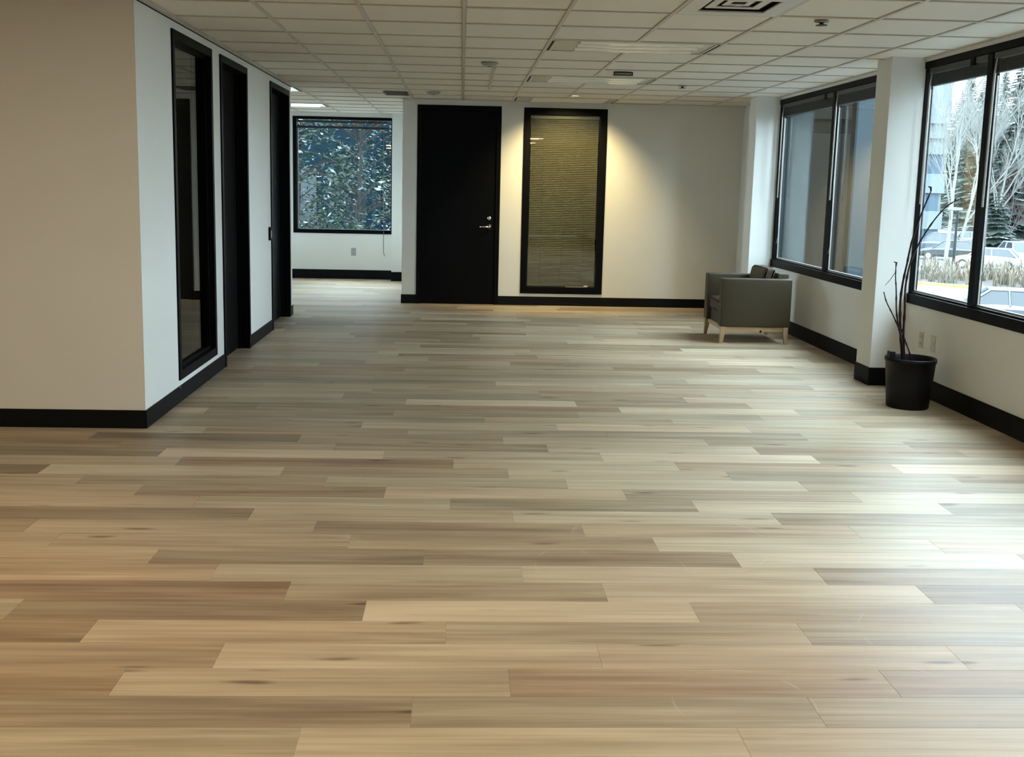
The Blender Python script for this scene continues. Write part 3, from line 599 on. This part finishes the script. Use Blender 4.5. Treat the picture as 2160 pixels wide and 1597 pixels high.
# recessed downlight that washes the far wall
dl = empty('downlight', (1.27, 12.10, CE)); tag(dl, 'small recessed downlight washing the far wall above the glazed panel', 'light')
MB().lathe([(.052, .0), (.075, 0), (.075, -.004), (.052, -.004)], (1.27, 12.10, CE), 28).build('trim_ring', DIF, dl)
MB().lathe([(0, -.001), (.05, -.001), (.05, .003), (0, .003)], (1.27, 12.10, CE), 24).build('lamp', mat('warm_lamp', (.9, .8, .6), .4, emit=(1, .78, .45, 1.2)), dl)
ld = bpy.data.lights.new('downlight_beam', 'SPOT'); ld.energy = 80; ld.color = (1, .80, .38); ld.spot_size = math.radians(100); ld.spot_blend = .75; ld.shadow_soft_size = .04
lo = bpy.data.objects.new('downlight_beam', ld); COL.objects.link(lo); lo.location = (1.27, 12.10, CE - .02)
lo.rotation_euler = (math.radians(38), 0, 0); lo.parent = dl; lo.matrix_parent_inverse = dl.matrix_world.inverted()

# ------------------------------------------------------------------ outside
GZ = -3.5
def gpt(x, y): return (x, y, GZ)
ASPH = mat('pale_asphalt', (.085, .092, .098), .8, var=.15, vscale=(.3, .3, .3))
gr = MB(); gr.box(-80, 260, 17.5, 320, GZ - .4, GZ); gr.box(5, 260, -80, 17.5, GZ - .4, GZ); gr.box(-80, -8, -80, 17.5, GZ - .4, GZ)
tag(gr.build('ground', ASPH), 'pale asphalt parking lot outside the windows', kind='structure')
BED = mat('mulch_bed', (.035, .03, .024), .95, var=.35, vscale=(1.5, 1.5, 1.5))
k0, k1 = Vector((16, 66.5)), Vector((44, 35.8)); kd = (k1 - k0).normalized(); kn = Vector((-kd.y, kd.x))
def strip(name, m, off0, off1, z0, z1, kind='structure'):
    b = MB(); q = [k0 + kn * off0, k1 + kn * off0, k1 + kn * off1, k0 + kn * off1]
    n = len(b.v); b.v += [(p.x, p.y, z0) for p in q] + [(p.x, p.y, z1) for p in q]
    b.f += [(0, 3, 2, 1), (4, 5, 6, 7), (0, 1, 5, 4), (1, 2, 6, 5), (2, 3, 7, 6), (3, 0, 4, 7)]
    o = b.build(name, m); o['kind'] = kind; return o
if kn.y < 0: kn = -kn
tag(strip('kerb', mat('yellow_kerb', (.20, .15, .045), .7, var=.2), 0, .25, GZ, GZ + .16), 'yellow painted kerb along the planting bed outside')
tag(strip('planting_bed', BED, .25, 9.5, GZ, GZ + .12), 'planting bed between the two rows of the parking lot')
GRASS = mat('dry_grass', (.12, .098, .068), .8, var=.3, vscale=(.8, .8, .8))
rg_ = random.Random(8); gb = MB()
for i in range(420):
    u = rg_.uniform(0, 1); off = rg_.uniform(.8, 9); p = k0 + (k1 - k0) * u + kn * off
    for j in range(16):
        a = rg_.uniform(0, 6.28); hh = rg_.uniform(.5, 1.25); sp_ = rg_.uniform(.1, .5); wd = .03
        c, s = math.cos(a), math.sin(a); b0 = Vector((p.x + rg_.gauss(0, .1), p.y + rg_.gauss(0, .1), GZ + .1)); m_ = b0 + Vector((c * sp_ * .4, s * sp_ * .4, hh * .7)); t_ = b0 + Vector((c * sp_, s * sp_, hh))
        gb.poly([b0 + Vector((-s * wd, c * wd, 0)), b0 - Vector((-s * wd, c * wd, 0)), m_ - Vector((-s * wd, c * wd, 0)), m_ + Vector((-s * wd, c * wd, 0))])
        gb.poly([m_ + Vector((-s * wd, c * wd, 0)), m_ - Vector((-s * wd, c * wd, 0)), t_])
tag(gb.build('dry_grass', GRASS, fix=False), 'dry straw-coloured ornamental grass in the bed outside', 'grass', kind='stuff')

# wing of the same building seen through the far windows
WPAN = mat('brown_grey_panel', (.0085, .0078, .0066), .8, spec=0.0, var=.08)
WPIER = mat('brown_grey_pier', (.006, .0053, .0045), .8, spec=0.0, var=.1)
wg = empty('building_wing', (7, 22, GZ)); tag(wg, 'brown and blue-grey panelled wing of the building seen through the far windows', 'building')
boxes('core', WPIER, [(4.3, 9.3, 22.1, 30, GZ, 9)], wg)
for i in range(4):
    for zz in (-3.4, -.2, 3.0, 6.0):
        boxes('panel', WPAN, [(4.40 + i * .97, 4.40 + i * .97 + .88, 22.02, 22.1, zz, zz + 2.9)], wg, .01)
boxes('end_panel', mat('blue_grey_end_panel', (.019, .026, .030), .7, spec=.05, var=.06), [(8.30, 9.28, 21.96, 22.1, -1.6, 8.6)], wg, .01)
# banded office block further off
BWH = mat('pale_precast', (.088, .105, .11), .7, var=.05); BGL = mat('blue_ribbon_glass', (.045, .064, .085), .4, spec=.05, var=.1)
ob = empty('office_building', (27, 95, GZ)); tag(ob, 'pale office block with blue ribbon windows beyond the parking lot', 'building')
boxes('body', BWH, [(10, 42.9, 92.4, 120, GZ, 13)], ob)
for zz, hh in ((-1.7, 1.6), (1.5, 1.7), (4.9, 1.0), (6.3, .5), (7.6, 4.6)):
    boxes('spandrel', BWH, [(10, 43.0, 92.0, 92.4, zz, zz + hh)], ob, .02)
for zz, hh in ((-3.4, 1.6), (-.1, 1.55), (3.2, 1.65)):
    for i in range(10):
        boxes('window_pane', BGL, [(11.3 + i * 3.15, 11.3 + i * 3.15 + 3.0, 92.25, 92.38, zz, zz + hh)], ob)

# trees
BARK = mat('pale_birch_bark', (.12, .118, .105), .8, var=.3, vscale=(2, 2, 8))
BARK2 = mat('brown_bark', (.04, .033, .026), .9, var=.3, vscale=(2, 2, 8))
NEED = mat('dark_fir_needles', (.014, .024, .018), .7, var=.4, vscale=(.6, .6, .6))
NEED2 = mat('grey_green_needles', (.028, .040, .028), .7, var=.4, vscale=(.6, .6, .6))
RUST = mat('rusty_twigs', (.055, .033, .03), .8, var=.3)
def conifer(x, y, h, rad, m, label, seed):
    q = random.Random(seed); t = empty('conifer_tree', gpt(x, y)); tag(t, label, 'tree', 'evergreens beyond the parking lot')
    MB().tube([(x, y, GZ), (x, y, GZ + h * .5), (x, y, GZ + h)], [h * .018, h * .011, .02], 7).build('trunk', BARK2, t)
    b = MB(); z = h * .08; lv = 0
    while z < h * .985:
        rr = rad * (1 - (z / h)) ** .85 + .12; n = max(5, int(7 + rr * 2.6)); ph = q.uniform(0, 6)
        for j in range(n):
            a = ph + 6.283 * j / n + q.uniform(-.15, .15); L_ = rr * q.uniform(.75, 1.12); dr = L_ * q.uniform(.15, .38)
            c, s = math.cos(a), math.sin(a); wv = L_ * .24
            p0 = Vector((x, y, GZ + z)); e = p0 + Vector((c * L_, s * L_, -dr)); md = p0 + Vector((c * L_ * .55, s * L_ * .55, -dr * .25))
            lft = md + Vector((-s * wv, c * wv, -wv * .55)); rgt = md + Vector((s * wv, -c * wv, -wv * .55))
            b.poly([p0, lft, e]); b.poly([p0, e, rgt])
            for k in (.35, .6, .82):
                c0 = p0.lerp(e, k); w2 = wv * (1.1 - k * .6)
                for sg in (-1, 1):
                    tip = c0 + Vector((c * w2 * .7 - s * w2 * sg * 1.5, s * w2 * .7 + c * w2 * sg * 1.5, -w2 * .7)); b.poly([c0 + Vector((c * .1, s * .1, 0)), tip, c0 - Vector((c * w2 * .35, s * w2 * .35, .04))])
        z += max(.28, rr * .2); lv += 1
    tag(b.build('foliage', m, t, fix=False), kind='stuff')
def bare_tree(x, y, h, m, label, seed, lean=(0, 0), depth=5, spread=.5, cat='bare trees outside the near window'):
    q = random.Random(seed); t = empty('bare_tree', gpt(x, y)); tag(t, label, 'tree', cat)
    tr = MB(); br = MB()
    def grow(p, dr, L_, rr, dep):
        pts = [p]; d_ = dr.copy()
        for k in range(4):
            d_ = (d_ + Vector((q.gauss(0, .07), q.gauss(0, .07), .05))).normalized(); pts.append(pts[-1] + d_ * L_ / 4)
        (tr if dep == depth else br).tube(pts, [rr * (1 - .5 * k / 4) for k in range(5)], 5 if dep < depth else 8, cap=False)
        if dep == 0: return
        for k in range(4 if dep > 1 else 3):
            at = q.uniform(.35, 1.0); i = min(3, int(at * 4)); pp_ = pts[i].lerp(pts[i + 1], at * 4 - i)
            ax = Vector((q.gauss(0, 1), q.gauss(0, 1), q.gauss(0, .25))).normalized()
            nd = (d_ + ax * spread * q.uniform(.7, 1.4)).normalized()
            grow(pp_, nd, L_ * q.uniform(.5, .72), rr * .5, dep - 1)
        grow(pts[-1], d_, L_ * .62, rr * .5, dep - 1)
    grow(Vector(gpt(x, y)), Vector((lean[0], lean[1], 1)).normalized(), h * .42, h * .009, depth)
    tr.build('trunk', m, t, fix=False, smooth=True); tag(br.build('branches', m, t, fix=False), kind='stuff')
def at_px(px, Yd): return Yd * ((px - PCX) / FPX * f.y - r.y) / (r.x - (px - PCX) / FPX * f.x) if False else Yd * (px - 974.) / 2190.
conifer(at_px(2142, 105), 105, 20, 4.2, NEED, 'tall dark fir at the right edge of the near window', 1)
conifer(at_px(2066, 142), 142, 22, 5.2, NEED2, 'broad grey-green fir behind the lamp post', 2)
conifer(at_px(2110, 116), 116, 15, 4.6, NEED2, 'grey-green fir left of the tall dark fir', 3)
conifer(at_px(2160, 129), 129, 18, 5.4, NEED2, 'wide grey-green fir behind the tall dark fir', 4)
conifer(at_px(2020, 155), 155, 21, 6, NEED2, 'grey-green fir right beside the pale office block', 5)
conifer(at_px(2118, 88), 88, 5.5, 2.6, NEED, 'low dark fir at the back of the parking lot', 6)
conifer(at_px(1985, 170), 170, 22, 6, NEED, 'dark fir rising behind the pale office block', 9)
bare_tree(at_px(2012, 76), 76, 17, BARK, 'pale bare birch beside the pale office block', 21, (.05, 0))
bare_tree(at_px(2045, 84), 84, 16, BARK, 'pale bare birch left of the near mullion', 22, (-.06, .0))
bare_tree(at_px(2098, 94), 94, 17, BARK, 'slender pale bare birch just right of the near mullion', 23, (.02, 0))
bare_tree(at_px(2150, 95), 95, 8, RUST, 'low reddish bare tree at the right edge of the near window', 25, (0, 0), spread=.7)
bare_tree(at_px(2064, 101), 101, 15, BARK2, 'brown bare tree behind the near mullion', 26)

# the wood closing the far side of the lot and running on to the right
ORD = ['first', 'second', 'third', 'fourth', 'fifth', 'sixth', 'seventh', 'eighth', 'ninth', 'tenth', 'eleventh', 'twelfth', 'thirteenth', 'fourteenth', 'fifteenth']
for i in range(15):
    yy = 182 - i * 6 + (0, 22, 44)[i % 3]; q_ = .452 + i * .033
    conifer(q_ * yy, yy, 28 + (0, 3, 6)[i % 3] - i * .3, 6.0, NEED2 if i % 3 else NEED, 'tall fir in the far wood, %s to the right of the pale office block' % ORD[i], 60 + i)

# unseen firs added to block sky light at the windows and columns
for i, (x, y, h) in enumerate(((9.6, 2.8, 18), (12.8, -6.0, 18), (9.2, -11.5, 17), (18.5, 3.5, 19), (10.2, -19, 17), (29, 41, 24), (27, 31, 24), (28, 22, 23), (29, 12, 24))):
    conifer(x, y, h, 4.3 if i == 0 else 3.4, NEED, ['added unseen fir shading the near windows beside the viewer', 'added unseen shading fir at the rear across the drive', 'added unseen shading fir at the rear by the wall', 'added unseen tall shading fir across the drive beside the viewer', 'added unseen shading fir farthest to the rear', 'added tall shading fir by the drive, unseen past the right edge of the picture', 'second added unseen shading fir by the drive', 'third added unseen shading fir by the drive', 'fourth added unseen shading fir by the drive, opposite the viewer'][i], 40 + i)

# lamp post
lp = empty('lamp_post', gpt(at_px(2030, 62), 62)); tag(lp, 'slim dark parking lot lamp post with a flat head', 'lamp post')
x, y = at_px(2030, 62), 62
MB().lathe([(0, 0), (.28, 0), (.28, .55), (0, .56)], (x, y, GZ), 20).build('footing', mat('concrete', (.14, .14, .138), .9), lp)
MB().tube([(x, y, GZ + .5), (x, y, .55)], [.09, .07], 10).build('pole', BLACK, lp)
boxes('lamp_head', mat('lamp_head_grey', (.10, .11, .105), .4), [(x - .55, x + .22, y - .18, y + .18, .5, .68)], lp, .03)

# cars
TYRE = mat('tyre', (.012, .012, .012), .8); CGL = mat('car_glass', (.02, .026, .03), .08); RIM = mat('rim', (.4, .4, .4), .3, metal=.8); TAIL = mat('tail_lamp', (.25, .02, .015), .25)
def car(x, y, rz, m, label, h=1.5, L_=4.5):
    c = empty('parked_car', (x, y, GZ), 0); tag(c, label, 'car', 'cars parked outside')
    W = .9
    def loft(sts, name, mm):
        b = MB(); n = len(sts[0])
        for s in sts: b.v += s
        for i in range(len(sts) - 1):
            for k in range(n):
                k2 = (k + 1) % n; b.f.append((i * n + k, i * n + k2, (i + 1) * n + k2, (i + 1) * n + k))
        b.f.append(tuple(range(n))); b.f.append(tuple(range((len(sts) - 1) * n, len(sts) * n)))
        o = b.build(name, mm, c, smooth=False); return o
    def ring_(xx, hw, zb, zt): return [(xx, -hw * .9, zb), (xx, hw * .9, zb), (xx, hw, zb + .18), (xx, hw, zt - .15), (xx, hw * .88, zt), (xx, -hw * .88, zt), (xx, -hw, zt - .15), (xx, -hw, zb + .18)]
    k = L_ / 4.5
    loft([ring_(-2.25 * k, .74, .42, .80), ring_(-2.1 * k, .84, .28, .88), ring_(-1.5 * k, .9, .24, .93), ring_(0, .92, .24, .95), ring_(1.2 * k, .9, .24, .92), ring_(2.0 * k, .85, .26, .78), ring_(2.25 * k, .72, .36, .62)], 'body', m)
    def cab(xx, hb, ht, zb, zt): return [(xx, -hb, zb), (xx, hb, zb), (xx, ht, zt), (xx, -ht, zt)]
    gb_ = MB(); rz0 = .90; lo_ = (-1.9 * k, 1.15 * k); up = (-1.35 * k, .35 * k); zt = h - .04
    vv = [(lo_[0], -.82, rz0), (lo_[1], -.82, rz0), (lo_[1], .82, rz0), (lo_[0], .82, rz0), (up[0], -.64, zt), (up[1], -.64, zt), (up[1], .64, zt), (up[0], .64, zt)]
    gb_.v = vv; gb_.f = [(0, 3, 2, 1), (4, 5, 6, 7), (0, 1, 5, 4), (1, 2, 6, 5), (2, 3, 7, 6), (3, 0, 4, 7)]
    gb_.build('windows', CGL, c, .03)
    boxes('roof', m, [(up[0] - .03, up[1] + .03, -.66, .66, zt - .03, zt + .04)], c, .03)
    for s in (-1, 1):
        pb = MB()
        for xa, xb in ((lo_[0], up[0]), (lo_[1], up[1]), (-.35 * k, -.3 * k)):
            pb.tube([(xa, s * .83, rz0), (xb, s * .66, zt)], .045, 6)
        pb.build('pillar', m, c)
        for wx in (-1.4 * k, 1.4 * k):
            wo = MB().lathe([(0, -.1), (.30, -.1), (.325, -.06), (.325, .06), (.30, .1), (0, .1)], (wx, s * .82, .325), 22, 'y').build('wheel', TYRE, c)
            MB().lathe([(0, -.11), (.19, -.11), (.19, .11), (0, .11)], (wx, s * .82, .325), 16, 'y').build('rim', RIM, wo)
        boxes('tail_light', TAIL, [(-2.2 * k, -2.1 * k, s * .7 - .1, s * .7 + .1, .66, .8)], c, .01)
        boxes('headlight', ALU, [(2.05 * k, 2.2 * k, s * .62 - .14, s * .62 + .14, .58, .68)], c, .01)
    for o in list(c.children):
        o.matrix_parent_inverse = Matrix.Identity(4)
    c.rotation_euler = (0, 0, rz); c.location = (x, y, GZ); return c
CW = mat('white_car_paint', (.20, .21, .215), .3, var=.02, coat=.5); CS = mat('silver_car_paint', (.10, .115, .13), .3, metal=.3, coat=.5); CB = mat('blue_grey_car_paint', (.03, .042, .056), .3, coat=.5); CK = mat('black_car_paint', (.015, .016, .018), .3, coat=.5)
car(at_px(2104, 69), 69, 2.5, CW, 'white car parked right of the near mullion behind the dry grass', 1.45)
car(at_px(2160, 76), 76, 1.45, CW, 'white car cut by the right edge of the picture', 1.6)
car(at_px(2020, 78), 78, 2.6, CK, 'black car parked left of the near mullion', 1.5)
car(at_px(1990, 88), 88, 2.6, CB, 'blue-grey car parked at the foot of the pale office block', 1.7)
car(at_px(2096, 100), 100, .2, CW, 'white van far back in the parking lot', 1.9, 5.0)
car(at_px(2060, 97), 97, .1, CS, 'silver car far back in the lot behind the lamp post', 1.5)
car(at_px(2150, 38), 38.5, 2.75, CS, 'pale silver car on the drive just below the near window', 1.5)

# leafy tree and dark block outside the window of the room beyond
LEAF = mat('glossy_laurel_leaf', (.0085, .0175, .010), .35, var=.5, vscale=(1.2, 1.2, 1.2), spec=.12)
BARK3 = mat('dark_wet_bark', (.010, .009, .008), .9, spec=.2, var=.3)
LEAFP = mat('pale_leaf_glint', (.10, .13, .12), .3, var=.3, vscale=(2, 2, 2))  # glints on the glossy leaves put into a pale leaf colour
def leafy(x, y, z0, z1, rx, ry, n, m, label, seed, leaf=.05, pale=.0):
    q = random.Random(seed); t = empty('leafy_tree', (x, y, GZ)); tag(t, label, 'tree', 'leafy trees outside the room beyond')
    tb_ = MB(); tb_.tube([(x, y, GZ), (x + .05, y, (GZ + z0) / 2), (x - .05, y, z0 + .6), (x + .1, y, (z0 + z1) / 2 + .8)], [.12, .1, .07, .02], 8)
    tb_.build('trunk', BARK3, t)
    fb = MB(); pb = MB(); wb = MB()
    tw = []
    for i in range(max(24, n // 60)):
        a = q.uniform(0, 6.28); zz = q.uniform(z0, z1); e = (1 - ((zz - (z0 + z1) / 2) / ((z1 - z0) / 2)) ** 2) ** .5
        k = q.uniform(.35, 1) ** .5 * e
        c = Vector((x + math.cos(a) * rx * k, y + math.sin(a) * ry * k, zz)); tw.append(c)
        wb.tube([(x, y, max(z0 - .3, zz - .5)), (x * .5 + c.x * .5, y * .5 + c.y * .5, zz - .15), tuple(c)], [.02, .012, .004], 5, cap=False)
    wb.build('branches', BARK3, t, fix=False)
    for i in range(n):
        c = q.choice(tw) + Vector((q.gauss(0, .22), q.gauss(0, .22), q.gauss(0, .2)))
        ax = Vector((q.gauss(0, 1), q.gauss(0, 1), q.gauss(-.2, .5))).normalized(); sd = ax.cross(Vector((q.gauss(0, .5), q.gauss(0, .5), 1))).normalized()
        L_ = leaf * q.uniform(.7, 1.4); nn = ax.cross(sd)
        (pb if q.random() < pale else fb).poly([c - ax * L_, c + sd * L_ * .45 + nn * L_ * .12, c + ax * L_, c - sd * L_ * .45 + nn * L_ * .12])
    tag(fb.build('foliage', m, t, fix=False), kind='stuff')
    if pale: tag(pb.build('glint_leaves', LEAFP, t, fix=False), kind='stuff')
leafy(-2.0, 20.2, -1.0, 4.6, 1.5, 1.0, 6000, LEAF, 'glossy broad-leaved evergreen close behind the far room window', 31, .055, .08)
leafy(-3.6, 23.2, -1.0, 5.0, 1.4, .8, 4000, LEAF, 'darker evergreen at the left of the far room window', 32, .06, .03)
leafy(-.6, 23.4, -2.0, 4.4, 1.2, .9, 6000, LEAF, 'evergreen at the right of the far room window', 33, .055, .12)
DB = mat('dark_slate_cladding', (.0045, .0105, .0145), .8, spec=0.0, var=.15)
nb = empty('neighbour_building', (-8, 27, GZ)); tag(nb, 'dark slate-blue building behind the leafy trees', 'building')
boxes('body', DB, [(-16, -2.05, 27, 34, GZ, 7)], nb)
boxes('fascia', BLACK, [(-16.1, -1.95, 26.85, 27, 6.6, 7.1)], nb)
for i in range(4):
    boxes('window_pane', CGL, [(-5.2 - i * 2.6, -3.7 - i * 2.6, 26.94, 26.99, .2, 1.8)], nb)
